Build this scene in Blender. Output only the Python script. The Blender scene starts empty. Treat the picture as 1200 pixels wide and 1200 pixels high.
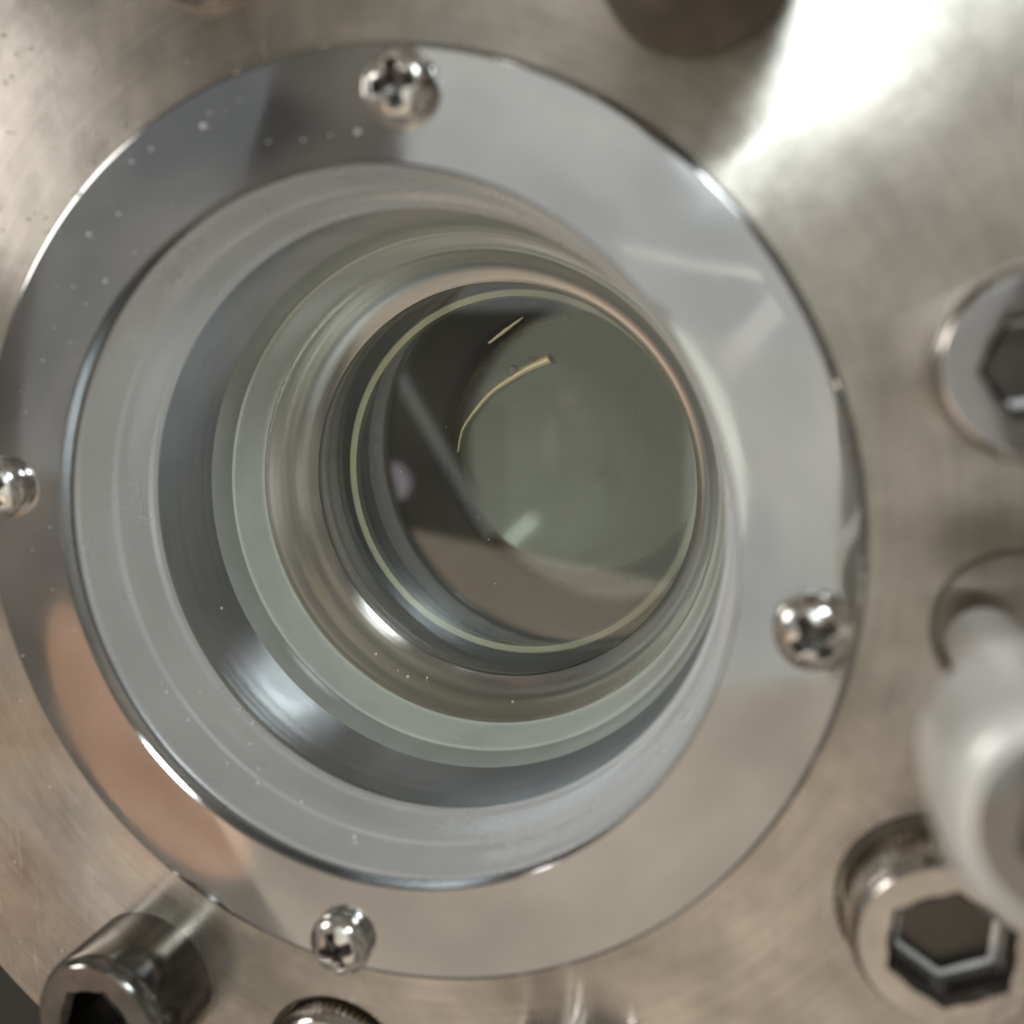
import bpy, bmesh, math, random
from mathutils import Vector, Matrix
# one unit in the numbers below = the outer radius of the bezel ring (45 mm)
K = 0.045
PI = math.pi
S = bpy.context.scene
C = S.collection
random.seed(4)

# ------------------------------------------------------------------ camera
FPX = 1101.2                                     # focal length in px of a 1200 px frame
R = Matrix(((0.95722844, 0.0, 0.28933324), (0.05070011, 0.98452737, -0.16773597), (-0.28485649, 0.17523086, 0.9424176)))
D = Matrix.Diagonal((1, -1, -1))
cam_rot = (D @ R @ D).transposed()
CAM = Vector((0.86439452, 0.42340837, 1.80054028))
cd = bpy.data.cameras.new('camera'); cam = bpy.data.objects.new('camera', cd); C.objects.link(cam)
cam.matrix_world = Matrix.Translation(CAM * K) @ cam_rot.to_4x4()
cd.sensor_width = 36; cd.lens = 36 * FPX / 1200
cd.clip_start = 0.001; cd.clip_end = 50
cd.dof.use_dof = True
cd.dof.focus_distance = 2.95 * K
cd.dof.aperture_fstop = (cd.lens * 1e-3) / (0.048 * K)
S.camera = cam

# ------------------------------------------------------------------ world and lamps
w = bpy.data.worlds.new('World'); S.world = w; w.use_nodes = True
nt = w.node_tree; bg = nt.nodes['Background']
tc = nt.nodes.new('ShaderNodeTexCoord'); nz = nt.nodes.new('ShaderNodeTexNoise'); cr = nt.nodes.new('ShaderNodeValToRGB')
nz.inputs['Scale'].default_value = 2.6; nz.inputs['Detail'].default_value = 3
cr.color_ramp.elements[0].position = .38; cr.color_ramp.elements[0].color = (.085, .08, .075, 1)
cr.color_ramp.elements[1].position = .62; cr.color_ramp.elements[1].color = (.26, .235, .20, 1)
nt.links.new(tc.outputs['Generated'], nz.inputs['Vector']); nt.links.new(nz.outputs['Fac'], cr.inputs['Fac'])
nt.links.new(cr.outputs['Color'], bg.inputs['Color']); bg.inputs['Strength'].default_value = 1.0

H = 12.0
def lamp(name, x0, x1, y0, y1, rad, col, h=H, rz=0.0, shape='RECTANGLE'):
    """area lamp overhead; x0..y1 give the patch of the plate in which the camera sees it mirrored"""
    k = h / CAM.z
    cx, cy = (x0 + x1) / 2, (y0 + y1) / 2
    sx, sy = (x1 - x0) * (1 + k), (y1 - y0) * (1 + k)
    px, py = cx + (cx - CAM.x) * k, cy + (cy - CAM.y) * k
    l = bpy.data.lights.new(name, 'AREA'); l.shape = shape
    l.size = sx * K; l.size_y = sy * K
    area = l.size * l.size_y * (PI / 4 if shape in ('ELLIPSE', 'DISK') else 1)
    l.energy = rad * area * PI
    l.color = col
    o = bpy.data.objects.new(name, l); C.objects.link(o)
    o.location = Vector((px, py, h)) * K; o.rotation_euler = (0, 0, math.radians(rz))
    return o
lamp('added_grey_panel', .10, 1.14, .50, 1.30, .46, (.95, .99, .99), 12.0)  # added panel giving the grey reflection at the bezel's top right
lamp('added_grey_panel', .64, 1.14, -.24, .50, .46, (.97, 1, .96), 12.0)  # added panel for the grey reflection on the bezel's right side
lamp('added_grey_panel', .15, .80, -.14, .52, .46, (.97, 1, .84), 12.3, 31.6, 'ELLIPSE')  # added panel for the grey-green veil reflected in the glass window
lamp('added_warm_panel', -.43, 1.35, -1.7, -.24, .37, (1, .86, .68), 12.2)  # added panel for the brown reflection low on the bezel
lamp('added_copper_panel', -1.22, -.34, -1.15, -.20, .38, (1, .52, .28), 12.1, 0, 'ELLIPSE')  # added panel standing in for a hand's copper reflection in the bezel
lamp('added_cool_panel', -1.15, -.27, .12, 1.25, .115, (.84, .93, 1))  # added dim panel for the bluish reflection at the bezel's upper left
lamp('added_amber_panel', -.50, .62, -.45, -.02, .62, (1, .80, .64), 12.6, -8)  # added panel for the brown hand reflection in the glass window
lamp('tube_lamp', 1.0 - .03, 1.0 + .03, 1.10 - .24, 1.10 + .24, 48, (.84, .96, 1), 12.0, -42)
lamp('added_glint_lamp', .40, .47, 1.50, 1.57, 16, (1, .98, .95), 12.0, 0, 'ELLIPSE')  # added small source for glints on the screw heads
lamp('added_glint_lamp', .27, .33, .58, .64, 22, (1, .86, .55), 12.0, 0, 'ELLIPSE')  # added source for a warm glint on the far tube wall
lamp('added_streak_lamp', .55, .95, .625, .650, .35, (1, .90, .72), 12.4, 5)  # added strip for a cream streak reflected on the bezel
lamp('added_streak_lamp', .74, 1.02, .47, .53, .22, (1, .90, .72), 12.4, 42)  # second added strip, for the slanted cream streak on the bezel
lamp('added_streak_lamp', .055, .085, -.05, .45, .45, (.92, 1, .95), 12.4, 31.6)  # added strip for the diagonal streak reflected in the window
lamp('added_glint_lamp', -.08, .00, .06, .15, .8, (1, .88, 1), 12.4, 20, 'ELLIPSE')  # added source for the pinkish highlight in the window
lamp('added_soft_lamp', 1.33, 1.73, 1.50, 1.90, 17, (.88, .96, 1), 12.0)  # added soft light that brightens the lower-left bore wall
def side_lamp(name, loc, sx, sy, rad, col):
    l = bpy.data.lights.new(name, 'AREA'); l.shape = 'RECTANGLE'; l.size = sx * K; l.size_y = sy * K
    l.energy = rad * l.size * l.size_y * PI; l.color = col
    o = bpy.data.objects.new(name, l); C.objects.link(o); o.location = Vector(loc) * K
    o.rotation_euler = (-Vector(loc)).to_track_quat('-Z', 'Y').to_euler()
side_lamp('added_soft_lamp', (-17.5, 7, 9.5), 6, 5, 7.5, (1, .96, .92))  # added soft light for highlights on the bolts and screw heads

S.view_settings.view_transform = 'Standard'; S.view_settings.look = 'None'
S.view_settings.exposure = 0.12; S.view_settings.gamma = 1.0
S.render.engine = 'CYCLES'
S.cycles.max_bounces = 14; S.cycles.glossy_bounces = 8; S.cycles.transparent_max_bounces = 12
S.cycles.sample_clamp_indirect = 6

# ------------------------------------------------------------------ materials
def metal(name, col, rough, var=.06, vscale=6, rvar=.08, aniso=0, tint=None, bump=0, bscale=40, radial=False, arcs=0):
    m = bpy.data.materials.new(name); m.use_nodes = True
    n = m.node_tree.nodes; L = m.node_tree.links; p = n['Principled BSDF']
    p.inputs['Metallic'].default_value = 1
    t = n.new('ShaderNodeTexCoord')
    a = n.new('ShaderNodeTexNoise'); a.inputs['Scale'].default_value = vscale / K; a.inputs['Detail'].default_value = 6; a.inputs['Roughness'].default_value = .6
    L.new(t.outputs['Object'], a.inputs['Vector'])
    r = n.new('ShaderNodeValToRGB'); L.new(a.outputs['Fac'], r.inputs['Fac'])
    r.color_ramp.elements[0].position = .35; r.color_ramp.elements[1].position = .68
    lo = [max(0, c * (1 - var)) for c in col]; hi = [min(1, c * (1 + var)) for c in (tint or col)]
    r.color_ramp.elements[0].color = (*lo, 1); r.color_ramp.elements[1].color = (*hi, 1)
    L.new(r.outputs['Color'], p.inputs['Base Color'])
    b = n.new('ShaderNodeTexNoise'); b.inputs['Scale'].default_value = vscale * 1.7 / K; b.inputs['Detail'].default_value = 5
    L.new(t.outputs['Object'], b.inputs['Vector'])
    mr = n.new('ShaderNodeMapRange'); mr.inputs['From Min'].default_value = .3; mr.inputs['From Max'].default_value = .7
    mr.inputs['To Min'].default_value = max(.02, rough - rvar); mr.inputs['To Max'].default_value = rough + rvar
    L.new(b.outputs['Fac'], mr.inputs['Value']); L.new(mr.outputs['Result'], p.inputs['Roughness'])
    if aniso:
        p.inputs['Anisotropic'].default_value = aniso
        tg = n.new('ShaderNodeTangent'); tg.direction_type = 'RADIAL'; tg.axis = 'Z'
        L.new(tg.outputs['Tangent'], p.inputs['Tangent']); p.inputs['Anisotropic Rotation'].default_value = .25
    if bump:
        bn = n.new('ShaderNodeBump'); bn.inputs['Strength'].default_value = bump; bn.inputs['Distance'].default_value = .004 * K
        v = n.new('ShaderNodeTexNoise'); v.inputs['Scale'].default_value = bscale / K; v.inputs['Detail'].default_value = 3
        L.new(t.outputs['Object'], v.inputs['Vector'])
        L.new(v.outputs['Fac'], bn.inputs['Height']); L.new(bn.outputs['Normal'], p.inputs['Normal'])
    if arcs:                                              # fine circular tool marks and smears along them
        sp = n.new('ShaderNodeSeparateXYZ'); L.new(t.outputs['Object'], sp.inputs[0])
        def mth(op, a, b=None):
            q = n.new('ShaderNodeMath'); q.operation = op
            for i, v in enumerate((a, b)):
                if v is None: continue
                if isinstance(v, (int, float)): q.inputs[i].default_value = v
                else: L.new(v, q.inputs[i])
            return q.outputs[0]
        rr = mth('SQRT', mth('ADD', mth('MULTIPLY', sp.outputs['X'], sp.outputs['X']), mth('MULTIPLY', sp.outputs['Y'], sp.outputs['Y'])))
        an = mth('ARCTAN2', sp.outputs['Y'], sp.outputs['X'])
        cb = n.new('ShaderNodeCombineXYZ'); L.new(mth('MULTIPLY', rr, 70 / K), cb.inputs[0]); L.new(mth('MULTIPLY', an, 3.0), cb.inputs[1])
        v = n.new('ShaderNodeTexNoise'); v.inputs['Scale'].default_value = 1; v.inputs['Detail'].default_value = 4; v.inputs['Roughness'].default_value = .65
        L.new(cb.outputs[0], v.inputs['Vector'])
        m2 = n.new('ShaderNodeMapRange'); m2.inputs['From Min'].default_value = .3; m2.inputs['From Max'].default_value = .7; m2.inputs['To Min'].default_value = 1 - .13 * arcs; m2.inputs['To Max'].default_value = 1 + .10 * arcs
        L.new(v.outputs['Fac'], m2.inputs['Value'])
        vm = n.new('ShaderNodeVectorMath'); vm.operation = 'SCALE'; L.new(r.outputs['Color'], vm.inputs[0]); L.new(m2.outputs[0], vm.inputs['Scale'])
        L.new(vm.outputs[0], p.inputs['Base Color'])
        # scuffs: sparse short scratches
        mp = n.new('ShaderNodeMapping'); mp.inputs['Rotation'].default_value = (0, 0, .7); mp.inputs['Scale'].default_value = (90 / K, 4 / K, 1)
        L.new(t.outputs['Object'], mp.inputs[0]); w2 = n.new('ShaderNodeTexNoise'); w2.inputs['Scale'].default_value = 1; w2.inputs['Detail'].default_value = 2; L.new(mp.outputs[0], w2.inputs['Vector'])
        m3 = n.new('ShaderNodeMapRange'); m3.inputs['From Min'].default_value = .64; m3.inputs['From Max'].default_value = .72; m3.inputs['To Min'].default_value = 0; m3.inputs['To Max'].default_value = .16
        L.new(w2.outputs['Fac'], m3.inputs['Value']); L.new(mth('ADD', mr.outputs['Result'], m3.outputs[0]), p.inputs['Roughness'])
    if radial:                                            # turning grooves: relief that only depends on depth
        sp = n.new('ShaderNodeSeparateXYZ'); L.new(t.outputs['Object'], sp.inputs[0])
        cb = n.new('ShaderNodeCombineXYZ'); L.new(sp.outputs['Z'], cb.inputs['Z'])
        v = n.new('ShaderNodeTexNoise'); v.inputs['Scale'].default_value = 26 / K; v.inputs['Detail'].default_value = 4
        L.new(cb.outputs[0], v.inputs['Vector'])
        bn = n.new('ShaderNodeBump'); bn.inputs['Strength'].default_value = radial; bn.inputs['Distance'].default_value = .01 * K
        L.new(v.outputs['Fac'], bn.inputs['Height']); L.new(bn.outputs['Normal'], p.inputs['Normal'])
    return m
def plain(name, col, rough, spec=.5, metallic=0):
    m = bpy.data.materials.new(name); m.use_nodes = True
    n = m.node_tree.nodes; L = m.node_tree.links; p = n['Principled BSDF']
    t = n.new('ShaderNodeTexCoord'); a = n.new('ShaderNodeTexNoise'); a.inputs['Scale'].default_value = 9 / K; a.inputs['Detail'].default_value = 5
    L.new(t.outputs['Object'], a.inputs['Vector'])
    mx = n.new('ShaderNodeMix'); mx.data_type = 'RGBA'
    mx.inputs[6].default_value = (*[c * .85 for c in col], 1); mx.inputs[7].default_value = (*[min(1, c * 1.12) for c in col], 1)
    L.new(a.outputs['Fac'], mx.inputs[0]); L.new(mx.outputs[2], p.inputs['Base Color'])
    p.inputs['Roughness'].default_value = rough; p.inputs['Specular IOR Level'].default_value = spec; p.inputs['Metallic'].default_value = metallic
    return m
M = {}
M['flange'] = metal('turned_steel', (.465, .43, .38), .30, .24, 1.9, .10, aniso=.88, tint=(.63, .585, .525), bump=.16, bscale=11, arcs=.85)
M['bezel'] = metal('polished_steel', (.545, .545, .535), .085, .07, 3, .045, bump=.10, bscale=5)
M['edge'] = metal('bright_edge_steel', (.75, .74, .72), .2)
M['bolt'] = metal('bolt_steel', (.62, .58, .53), .16, .1, 12, .06, bump=.3, bscale=30)
M['highlit_bolt'] = metal('highlit_bolt_steel', (.98, .96, .93), .30, .04, 8, .05)  # bolt steel whitened: blown-out highlights put into the colour
M['highlit_bolt'].node_tree.nodes['Principled BSDF'].inputs['Metallic'].default_value = .3
M['face'] = metal('dark_reflection_steel', (.34, .33, .32), .12, .05, 10, .03)  # same bolt steel, with the top's dark reflection put into its colour
M['brown_bolt'] = metal('brown_bolt_steel', (.20, .17, .14), .35, .1, 8, .04)
M['socket'] = metal('recess_shade_steel', (.13, .12, .11), .3)  # same metal darkened: shade inside the recesses put into the colour
M['dark_bolt'] = metal('dark_bolt_steel', (.30, .29, .27), .16, .2, 10, .05)
M['chrome'] = metal('plated_screw_steel', (.80, .77, .73), .17, .05, 20, .05)
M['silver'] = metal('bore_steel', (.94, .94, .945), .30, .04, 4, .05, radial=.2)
M['silver'].node_tree.nodes['Principled BSDF'].inputs['Metallic'].default_value = .55
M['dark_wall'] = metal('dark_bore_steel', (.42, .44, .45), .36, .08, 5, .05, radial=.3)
M['cone'] = metal('seat_steel', (.66, .64, .58), .24, .03, 3, .02, radial=.1)
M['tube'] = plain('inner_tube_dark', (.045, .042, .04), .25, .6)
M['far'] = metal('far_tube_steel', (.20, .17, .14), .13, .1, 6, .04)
M['rim'] = plain('tube_rim_cream', (.90, .85, .66), .3)
M['seal'] = plain('pale_green_seal', (.66, .69, .62), .16, .8)
M['seal_dark'] = plain('grey_green_seal', (.44, .47, .42), .3)
M['rim'].node_tree.nodes['Principled BSDF'].inputs['Metallic'].default_value = .5
M['gap'] = plain('gap_shadow', (.13, .115, .10), .6)  # shadow under the bezel edge, put into a dark colour
M['gold'] = metal('gold_highlight', (1.0, .90, .58), .30)  # golden highlight of a glass edge, put into a coloured strip
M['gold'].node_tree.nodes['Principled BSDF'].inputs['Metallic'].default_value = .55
M['dust'] = plain('pale_dust', (.9, .9, .87), .4)
M['bench'] = plain('dark_bench', (.05, .05, .045), .5)
M['chip'] = plain('pale_bracket', (.62, .60, .52), .4)
def glass_mat(name, ior, tint):
    m = bpy.data.materials.new(name); m.use_nodes = True
    n = m.node_tree.nodes; L = m.node_tree.links; n.remove(n['Principled BSDF'])
    out = n['Material Output']; mix = n.new('ShaderNodeMixShader'); tr = n.new('ShaderNodeBsdfTransparent'); gl = n.new('ShaderNodeBsdfGlossy'); fr = n.new('ShaderNodeFresnel')
    fr.inputs['IOR'].default_value = ior; tr.inputs['Color'].default_value = (*tint, 1); gl.inputs['Roughness'].default_value = .035
    L.new(fr.outputs[0], mix.inputs[0]); L.new(tr.outputs[0], mix.inputs[1]); L.new(gl.outputs[0], mix.inputs[2]); L.new(mix.outputs[0], out.inputs['Surface'])
    return m
M['glass'] = glass_mat('coated_glass', 1.9, (.93, .95, .90))

# ------------------------------------------------------------------ helpers
def mesh_obj(name, verts, faces, m, parent=None, smooth=True):
    me = bpy.data.meshes.new(name); me.from_pydata([tuple(c * K for c in v) for v in verts], [], faces)
    if smooth: me.polygons.foreach_set('use_smooth', [True] * len(me.polygons))
    me.materials.append(M[m]); me.validate(); me.update()
    o = bpy.data.objects.new(name, me); C.objects.link(o); o.parent = parent
    return o
def sharpen(o, deg=30):
    bm = bmesh.new(); bm.from_mesh(o.data)
    bmesh.ops.recalc_face_normals(bm, faces=bm.faces)
    for e in bm.edges:
        if len(e.link_faces) == 2 and e.calc_face_angle(0) > math.radians(deg): e.smooth = False
    for f in bm.faces: f.smooth = True
    bm.to_mesh(o.data); bm.free()
    return o
def lathe(name, prof, m, parent=None, n=256, closed=False, flip=False, sharp=30):
    vs = []; fs = []
    for (r, z) in prof:
        for i in range(n): a = 2 * PI * i / n; vs.append((r * math.cos(a), r * math.sin(a), z))
    rows = len(prof)
    for j in range(rows if closed else rows - 1):
        j2 = (j + 1) % rows
        for i in range(n):
            i2 = (i + 1) % n
            fs.append((j * n + i, j * n + i2, j2 * n + i2, j2 * n + i))
    o = mesh_obj(name, vs, fs, m, parent)
    bm = bmesh.new(); bm.from_mesh(o.data)
    if prof[0][0] < 1e-6 or prof[-1][0] < 1e-6: bmesh.ops.remove_doubles(bm, verts=bm.verts, dist=1e-7)
    for e in bm.edges:
        if len(e.link_faces) == 2 and e.calc_face_angle(0) > math.radians(sharp): e.smooth = False
    if closed: bmesh.ops.recalc_face_normals(bm, faces=bm.faces)
    bm.to_mesh(o.data); bm.free()
    return o
def boolean(o, cutters):
    for c in cutters:
        md = o.modifiers.new('cut', 'BOOLEAN'); md.operation = 'DIFFERENCE'; md.solver = 'EXACT'; md.object = c; md.material_mode = 'TRANSFER'
    dg = bpy.context.evaluated_depsgraph_get()
    me = bpy.data.meshes.new_from_object(o.evaluated_get(dg))
    o.modifiers.clear(); old = o.data; o.data = me; me.name = old.name
    for c in cutters: bpy.data.objects.remove(c)
    return sharpen(o)
def tag(o, label, cat, group=None):
    o['label'] = label; o['category'] = cat
    if group: o['group'] = group
    return o
def empty(name, loc=(0, 0, 0)):
    o = bpy.data.objects.new(name, None); C.objects.link(o); o.location = Vector(loc) * K; o.empty_display_size = .01; return o
def pol(r, deg): a = math.radians(deg); return (r * math.cos(a), r * math.sin(a))

# bolt sites, angle measured as seen in the picture (anticlockwise from right)
SITES = {'right_up': (1.285, 17.9), 'right_mid': (1.262, -3.5), 'low_right': (1.335, -28.4), 'low_left': (1.335, -118.9),
         'low_mid': (1.31, -95.4), 'top': (1.285, 59), 'top_left': (1.30, 104), 'low_centre': (1.31, -69)}

# ------------------------------------------------------------------ background and flange
o = mesh_obj('bench_top', [(-9, -9, -2.6), (9, -9, -2.6), (9, 9, -2.6), (-9, 9, -2.6)], [(0, 1, 2, 3)], 'bench'); o['kind'] = 'structure'

flange = lathe('steel_flange', [(.80, -.6), (1.70, -.6), (1.70, -.02), (1.68, 0), (.80, 0)], 'flange', n=360, closed=True)
cut = []
for k in ('right_mid', 'low_right', 'low_mid'):
    r, a = SITES[k]; x, y = pol(r, a); d = .05 if k != 'right_mid' else .07; rr = {'right_mid': .135, 'low_right': .182, 'low_mid': .18}[k]
    c = lathe('cutter', [(0, -d), (rr, -d), (rr, -.012), (rr + .036, .024), (0, .024)], 'flange', n=96)
    c.location = (x * K, y * K, 0); cut.append(c)
    sharpen(c)
bpy.context.view_layer.update()
boolean(flange, cut)
tag(flange, 'large worn steel flange with turned face that fills the picture behind the sight glass', 'flange')

# ------------------------------------------------------------------ the sight glass bore
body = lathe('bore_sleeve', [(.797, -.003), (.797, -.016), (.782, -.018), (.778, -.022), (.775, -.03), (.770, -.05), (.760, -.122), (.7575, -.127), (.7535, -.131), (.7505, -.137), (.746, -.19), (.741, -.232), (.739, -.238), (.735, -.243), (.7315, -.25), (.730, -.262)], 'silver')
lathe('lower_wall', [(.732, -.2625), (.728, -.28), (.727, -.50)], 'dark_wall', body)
tag(body, 'silvery stepped sleeve lining the round bore just inside the bezel', 'sleeve')
seal = lathe('seal_ring', [(.715, -.574), (.705, -.578), (.700, -.59), (.692, -.69), (.686, -.70), (.680, -.70), (.680, -.76), (.74, -.76), (.74, -.574)], 'seal', closed=True)
lathe('outer_lip', [(.7275, -.495), (.722, -.505), (.713, -.54), (.712, -.573), (.73, -.573), (.73, -.505)], 'seal_dark', seal, closed=True)
tag(seal, 'pale green rubbery seal ring seated halfway down the bore', 'seal')
cone = lathe('window_seat', [(.6799, -.705), (.672, -.72), (.655, -.735), (.628, -.80), (.604, -.885), (.604, -.93)], 'cone')
tag(cone, 'tapered steel seat between the pale seal and the dark glass window', 'seat')
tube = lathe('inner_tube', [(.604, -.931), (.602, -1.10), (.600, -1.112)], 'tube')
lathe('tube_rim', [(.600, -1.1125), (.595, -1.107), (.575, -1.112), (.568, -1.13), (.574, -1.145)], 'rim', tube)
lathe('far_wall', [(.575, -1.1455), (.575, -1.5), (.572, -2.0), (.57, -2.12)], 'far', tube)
tag(tube, 'dark mirror-like inner tube with a thin cream rim, deep behind the window', 'tube')
pane = lathe('glass_window', [(0, -.90), (.603, -.90), (.603, -.925), (0, -.925)], 'glass', n=128)
tag(pane, 'clear round glass window reflecting the dark room, down in the bore', 'window glass')

# ------------------------------------------------------------------ rear lens
M['lens'] = plain('grey_green_lens', (.40, .415, .375), .10, .9)
M['lens_dark'] = metal('lens_ring', (.80, .70, .52), .25)
prof = []
for i in range(20):
    t = i / 19 * .42; prof.append((.535 * math.sin(t) / math.sin(.42), -2.16 + .535 * (1 - math.cos(t)) / math.sin(.42)))
lens = lathe('rear_lens', prof[::-1], 'lens', n=128)
lathe('lens_mount', [(.530, -2.052), (.532, -2.03), (.540, -2.02), (.552, -2.03), (.555, -2.07), (.571, -2.08)], 'lens_dark', lens, n=128)
tag(lens, 'dark grey-green dished lens closing the far end of the inner tube', 'lens')

# ------------------------------------------------------------------ bezel ring and its screws
bez = lathe('bezel_ring', [(.775, .003), (.775, .030), (.779, .034), (.986, .034), (.991, .0333), (.9955, .0312), (.9985, .028), (1.0, .023), (1.0, .003)], 'bezel', n=360, closed=True)
lathe('gap_shadow_ring', [(.785, .0005), (1.004, .0005), (1.004, .0026), (.785, .0026)], 'gap', bez, n=256, closed=True)  # dark ring added in place of the bezel's gap shadow
tag(bez, 'thin polished flat bezel ring held by four small screws around the bore', 'bezel')

def cross_screw():
    n, rows = 120, 44; vs = []; fs = []; RR = .074; dp = []
    for j in range(rows + 1):
        t = j / rows; r = RR * t
        for i in range(n):
            a = 2 * PI * i / n; x, y = r * math.cos(a), r * math.sin(a)
            z = .012 + .042 * math.sqrt(max(0, 1 - (t ** 2.3) * .98))
            u, v = abs(x), abs(y)
            if u < v: u, v = v, u
            arm = (1 - min(1, max(0, (v - .0115) / .003))) * (1 - min(1, max(0, (u - .040) / .006)))
            cen = 1 - min(1, max(0, (r - .014) / .012))
            q = max(arm * (1 - .3 * min(1, u / .036)), cen * .95); dp.append(q)
            vs.append((x, y, z - .050 * q))
    for j in range(rows):
        for i in range(n):
            i2 = (i + 1) % n; fs.append((j * n + i, j * n + i2, (j + 1) * n + i2, (j + 1) * n + i))
    b = len(vs)
    for i in range(n): a = 2 * PI * i / n; vs.append((RR * .98 * math.cos(a), RR * .98 * math.sin(a), 0))
    for i in range(n):
        i2 = (i + 1) % n; fs.append((rows * n + i, rows * n + i2, b + i2, b + i))
    o = mesh_obj('cross_head_screw', vs, fs, 'chrome'); o.data.materials.append(M['socket'])
    for p in o.data.polygons:
        if p.index < rows * n and min(dp[v] for v in p.vertices if v < len(dp)) > .30: p.material_index = 1  # recess faces take the shade-darkened steel
    bm = bmesh.new(); bm.from_mesh(o.data); bmesh.ops.remove_doubles(bm, verts=bm.verts, dist=1e-8); bmesh.ops.recalc_face_normals(bm, faces=bm.faces); bm.to_mesh(o.data); bm.free()
    return o
scr0 = cross_screw()
ss = [((.0, .933), 90 - 5.5, 8, 'small cross-head screw at the top of the bezel, darkest of the four'),
      ((0, 0), 180 - 5.5, 30, 'small cross-head screw at the left edge, cut off by the picture frame'),
      ((0, 0), 270 - 5.5, 20, 'small shiny cross-head screw at the bottom of the bezel'),
      ((0, 0), 0 - 5.5, 38, 'small shiny cross-head screw on the right side of the bezel')]
for i, (_, a, tw, lab) in enumerate(ss):
    s = scr0 if i == 0 else scr0.copy()
    if i: C.objects.link(s)
    x, y = pol(.933, a); x += (.022, 0, .014, -.014)[i]; y += (-.024, 0, 0, -.008)[i]; s.location = (x * K, y * K, .0342 * K); s.rotation_euler = (0, 0, math.radians(tw))
    tag(s, lab, 'screw', 'small cross-head screws holding the bezel')

# ------------------------------------------------------------------ socket head bolts
def socket_bolt(name, r, h, hexr, mat, m_socket, depth=.085, face_mat=None, knurl=1, fillet=0):
    root = empty(name)
    n = 240; vs = []; fs = []
    prof = [(r * .97, 0, 0), (r, .006, 1), (r, h - .034, 1), (r * .985, h - .022, 0), (r * .93, h - .004, 0), (r * .90, h, 0), (0, h, 0)]
    if fillet:
        prof = prof[:2] + [(r - fillet * (1 - math.cos(q)), h - fillet * 1.5 * (1 - math.sin(q)), 0) for q in [i / 9 * PI / 2 for i in range(10)]] + [(0, h, 0)]
    for (pr, z, kn) in prof:
        for i in range(n):
            a = 2 * PI * i / n; q = pr - (.0028 * (1 + math.cos(60 * a)) if kn and knurl else 0)
            vs.append((q * math.cos(a), q * math.sin(a), z))
    for j in range(len(prof) - 1):
        for i in range(n):
            i2 = (i + 1) % n; fs.append((j * n + i, j * n + i2, (j + 1) * n + i2, (j + 1) * n + i))
    fs.append(tuple(range(n))[::-1])
    o = mesh_obj('bolt_head', vs, fs, mat, root)
    bm = bmesh.new(); bm.from_mesh(o.data); bmesh.ops.remove_doubles(bm, verts=bm.verts, dist=1e-8); bmesh.ops.recalc_face_normals(bm, faces=bm.faces); bm.to_mesh(o.data); bm.free()
    cv = []; 
    for (q, z) in ((hexr, h - depth), (hexr, h - .016), (hexr * 1.16, h + .004), (hexr * 1.16, h + .03)):
        for i in range(6): a = PI / 3 * i; cv.append((q * math.cos(a), q * math.sin(a), z))
    cf = [(j * 6 + i, j * 6 + (i + 1) % 6, (j + 1) * 6 + (i + 1) % 6, (j + 1) * 6 + i) for j in range(3) for i in range(6)] + [tuple(range(6))[::-1], tuple(range(18, 24))]
    c = mesh_obj('cutter', cv, cf, 'socket', None, False)
    # conical lead-in of the socket
    c2 = lathe('cutter', [(0, h - .02), (hexr * .84, h - .02), (hexr * 1.06, h + .005), (hexr * 1.06, h + .03), (0, h + .03)], 'socket', n=64); sharpen(c2)
    bpy.context.view_layer.update()
    boolean(o, [c, c2])
    vs = [(hexr * .985 * math.cos(PI / 3 * i), hexr * .985 * math.sin(PI / 3 * i), h - depth + .001) for i in range(6)] + [(0, 0, h - depth - .012 + .001 + .004)]
    mesh_obj('socket_floor', vs, [(i, (i + 1) % 6, 6) for i in range(6)], m_socket, root, False)
    if face_mat:
        o.data.materials.append(M[face_mat]); q = len(o.data.materials) - 1
        for p in o.data.polygons:
            if p.normal.z > .95 and p.center.z > (h - .003) * K: p.material_index = q
    return root
def place(root, site, sink, rz, label, group='socket head bolts round the flange', tilt=(0, 0), dz=0):
    x, y = pol(*SITES[site]); root.location = Vector((x, y, -sink + dz + .0005)) * K
    root.rotation_euler = (math.radians(tilt[0]), math.radians(tilt[1]), math.radians(rz)); tag(root, label, 'bolt', group)
def dup(root):
    r = root.copy(); C.objects.link(r)
    for ch in list(root.children): c = ch.copy(); C.objects.link(c); c.parent = r
    return r
b = socket_bolt('socket_head_bolt', .172, .185, .104, 'bolt', 'highlit_bolt', depth=.075)
place(b, 'low_right', .05, 28, 'steel socket head bolt with knurled side in the lower right corner')
b2 = socket_bolt('socket_head_bolt', .158, .20, .082, 'bolt', 'highlit_bolt', depth=.13, face_mat='face', knurl=0, fillet=.022); place(b2, 'right_up', .03, 8, 'grey steel socket head bolt highest on the right edge, above the empty-looking recess')
b3 = socket_bolt('socket_head_bolt', .178, .25, .10, 'dark_bolt', 'dark_bolt', depth=.13, knurl=0)
place(b3, 'low_left', .05, 12, 'tall dark polished bolt in the lower left corner with a coppery rim')
b4 = socket_bolt('socket_head_bolt', .178, .62, .10, 'brown_bolt', 'dark_bolt', depth=.13, knurl=0); place(b4, 'top', .0, 0, 'dark bolt head at the top edge beside the bright streak, mostly out of frame')
b5 = dup(b); place(b5, 'low_mid', .14, 5, 'bolt head at the bottom edge just right of the tall dark one')
b6 = dup(b); place(b6, 'top_left', .13, 15, 'bolt head at the top edge left of centre, only a brownish rim showing')
b7 = dup(b); place(b7, 'low_centre', .05, 15, 'bolt just under the bottom edge seen as a pale reflection')

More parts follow.
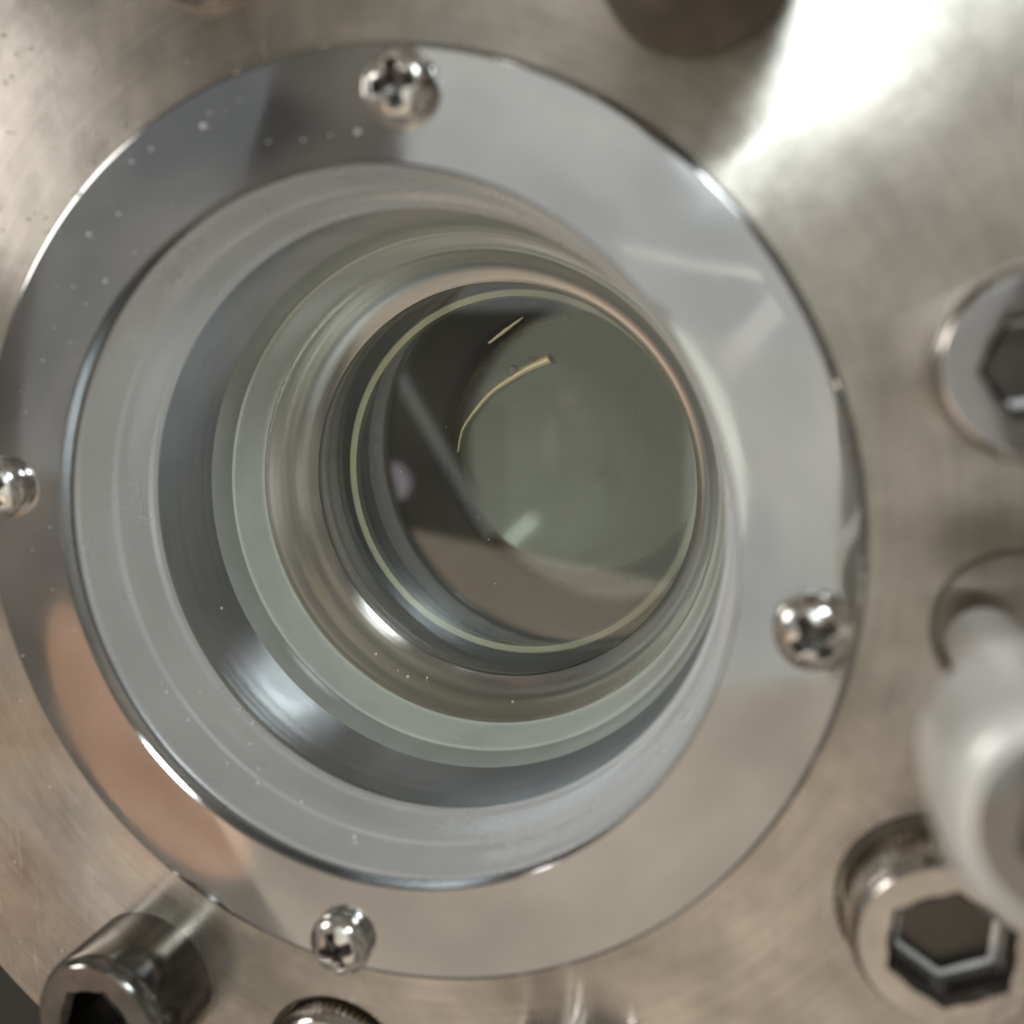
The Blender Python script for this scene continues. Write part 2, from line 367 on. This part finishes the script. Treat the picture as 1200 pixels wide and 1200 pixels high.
# the bolt that stands proud of its recess
pb = socket_bolt('proud_bolt', .164, .21, .075, 'highlit_bolt', 'bolt', face_mat='face', knurl=0, fillet=.045)
lathe('shank', [(0, -.50), (.060, -.50), (.063, -.49), (.063, -.24), (.082, -.225), (.088, -.20), (.084, -.17), (.072, -.15), (.072, 0.0)], 'highlit_bolt', pb, n=96)
x, y = pol(*SITES['right_mid'])
pb.location = Vector((1.205, -.100, .50)) * K; pb.rotation_euler = (0, 0, .4)
tag(pb, 'bright bolt standing far out of its recess at the right edge, nearest to the camera', 'bolt', 'socket head bolts round the flange')

# ------------------------------------------------------------------ small things

def strip(name, pts, widths, z, mat, lift=.012, parent=None):
    """a thin curled ribbon with a little thickness, shaped as a highlight on the glass"""
    P = [Vector(p) for p in pts]; sm = []
    for i in range(len(P) - 1):
        p0 = P[max(0, i - 1)]; p1 = P[i]; p2 = P[i + 1]; p3 = P[min(len(P) - 1, i + 2)]
        w1, w2 = widths[i], widths[i + 1]
        for k in range(8):
            t = k / 8
            q = .5 * ((2 * p1) + (p2 - p0) * t + (2 * p0 - 5 * p1 + 4 * p2 - p3) * t * t + (3 * p1 - p0 - 3 * p2 + p3) * t ** 3)
            sm.append((q, w1 + (w2 - w1) * t))
    sm.append((P[-1], widths[-1]))
    vs = []; fs = []; n = len(sm)
    for i, (q, wd) in enumerate(sm):
        a = sm[max(0, i - 1)][0]; b_ = sm[min(n - 1, i + 1)][0]; t = (b_ - a).normalized(); nn = Vector((-t.y, t.x))
        wob = .0003 * math.sin(i * 1.7)
        for (u, h) in ((-1, 0), (-.5, lift * .8), (0, lift), (.5, lift * .7), (1, 0)):
            c = q + nn * (wd * u * .5 + wob); vs.append((c.x, c.y, z + h))
    for i in range(n - 1):
        for k in range(4): fs.append((i * 5 + k, i * 5 + k + 1, (i + 1) * 5 + k + 1, (i + 1) * 5 + k))
        fs.append((i * 5 + 4, i * 5, (i + 1) * 5, (i + 1) * 5 + 4))
    fs.append((0, 1, 2, 3, 4)); e = (n - 1) * 5; fs.append((e + 4, e + 3, e + 2, e + 1, e))
    return mesh_obj(name, vs, fs, mat, parent)
gold = strip('highlight_strip', [(-.123, .10), (-.109, .165), (-.075, .218), (-.016, .283), (.051, .329), (.104, .359), (.163, .384)], [.003, .007, .010, .014, .018, .023, .030], -.899, 'gold')  # highlight on a curved glass edge, shaped as a solid strip
tag(gold, 'curved golden highlight of a glass edge, modelled as a strip on the window', 'highlight')
s2 = strip('highlight_strip', [(-.023, .428), (.025, .463), (.082, .502)], [.006, .012, .004], -.899, 'gold')
tag(s2, 'short faint golden glint, modelled as a sliver, above the long curved highlight on the glass', 'highlight')
def drop(x, y, r, label):
    prof = [(r * math.sin(t / 8 * PI / 2), r * .6 * math.cos(t / 8 * PI / 2)) for t in range(9)]
    o = lathe('droplet', prof, 'drop', n=32); o.location = Vector((x, y, -.8995)) * K; sharpen(o, 80)
    return tag(o, label, 'droplet', 'tiny clear droplets beside the golden highlight')
M['drop'] = glass_mat('clear_drop', 1.6, (1, 1, 1))
drop(.049, .349, .016, 'tiny clear droplet against the middle of the golden highlight')
drop(.106, .374, .014, 'tiny clear droplet near the bright upper end of the golden highlight')
# dust specks: bright points on bezel, flange and sleeve
rnd = random.Random(11); bm = bmesh.new()
def speck(x, y, z, r): bmesh.ops.create_icosphere(bm, subdivisions=1, radius=r * K, matrix=Matrix.Translation(Vector((x, y, z + r * .5)) * K))
for (x, y, r) in ((-.328, .864, .007), (-.662, .75, .006), (.017, .832, .006), (-.459, .827, .004), (-.509, .804, .004), (-.632, .66, .005), (-.597, .56, .005), (-.55, .70, .004)): speck(x, y, .034, r)
for i in range(36):
    r_ = rnd.uniform(.79, .98); a = rnd.uniform(95, 200) if i < 22 else rnd.uniform(0, 360); x, y = pol(r_, a); speck(x, y, .034, rnd.uniform(.0012, .003))
for i in range(150):
    x, y = rnd.uniform(-1.15, 1.3), rnd.uniform(-1.3, 1.15)
    if i < 70: x, y = rnd.uniform(-1.0, -.3), rnd.uniform(.6, 1.15)
    if math.hypot(x, y) < 1.02 or any(math.hypot(x - pol(*v)[0], y - pol(*v)[1]) < .22 for v in SITES.values()): continue
    speck(x, y, .0, rnd.uniform(.0015, .004))
for i in range(10):
    a = rnd.uniform(180, 330); rr, z = rnd.choice([(.752, -.15), (.745, -.19), (.76, -.11), (.69, -.70), (.64, -.77), (.715, -.575)]); x, y = pol(rr, a); speck(x, y, z, rnd.uniform(.003, .006))
for i in range(7):
    r_ = rnd.uniform(0, .56); x, y = pol(r_, rnd.uniform(0, 360)); speck(x, y, -.90, rnd.uniform(.0015, .003))
nd = len(bm.faces)
for (r_, z, a) in ((.762, -.11, 222), (.757, -.14, 228), (.733, -.25, 226), (.735, -.25, 230), (.745, -.2, 233), (.75, -.15, 238), (.757, -.12, 240), (.752, -.14, 249), (.758, -.10, 262), (.745, -.19, 300), (.747, -.19, 302), (.76, -.1, 322), (.64, -.77, 236), (.63, -.79, 252), (.70, -.6, 268), (.72, -.4, 205)):
    x, y = pol(r_ - .004, a); speck(x, y, z, rnd.uniform(.003, .006))
me = bpy.data.meshes.new('dust'); bm.to_mesh(me); bm.free(); me.materials.append(M['dust'])
for p in me.polygons: p.use_smooth = True; p.material_index = 0
o = bpy.data.objects.new('dust', me); C.objects.link(o); o['kind'] = 'stuff'; tag(o, 'pale dust and tiny glinting specks scattered over the steel and glass', 'dust')

# bracket below the flange in the lower left corner
bm = bmesh.new(); bmesh.ops.create_cube(bm, size=1, matrix=Matrix.Translation(Vector((-1.40, -1.62, -.9)) * K) @ Matrix.Rotation(.7, 4, 'Z') @ Matrix.Diagonal((.34 * K, .2 * K, .3 * K, 1)))
bmesh.ops.bevel(bm, geom=list(bm.edges), offset=.03 * K, segments=3, affect='EDGES')
me = bpy.data.meshes.new('bracket'); bm.to_mesh(me); bm.free(); me.materials.append(M['chip'])
o = bpy.data.objects.new('bracket', me); C.objects.link(o); tag(o, 'pale bracket corner showing below the flange edge, bottom left corner', 'bracket')
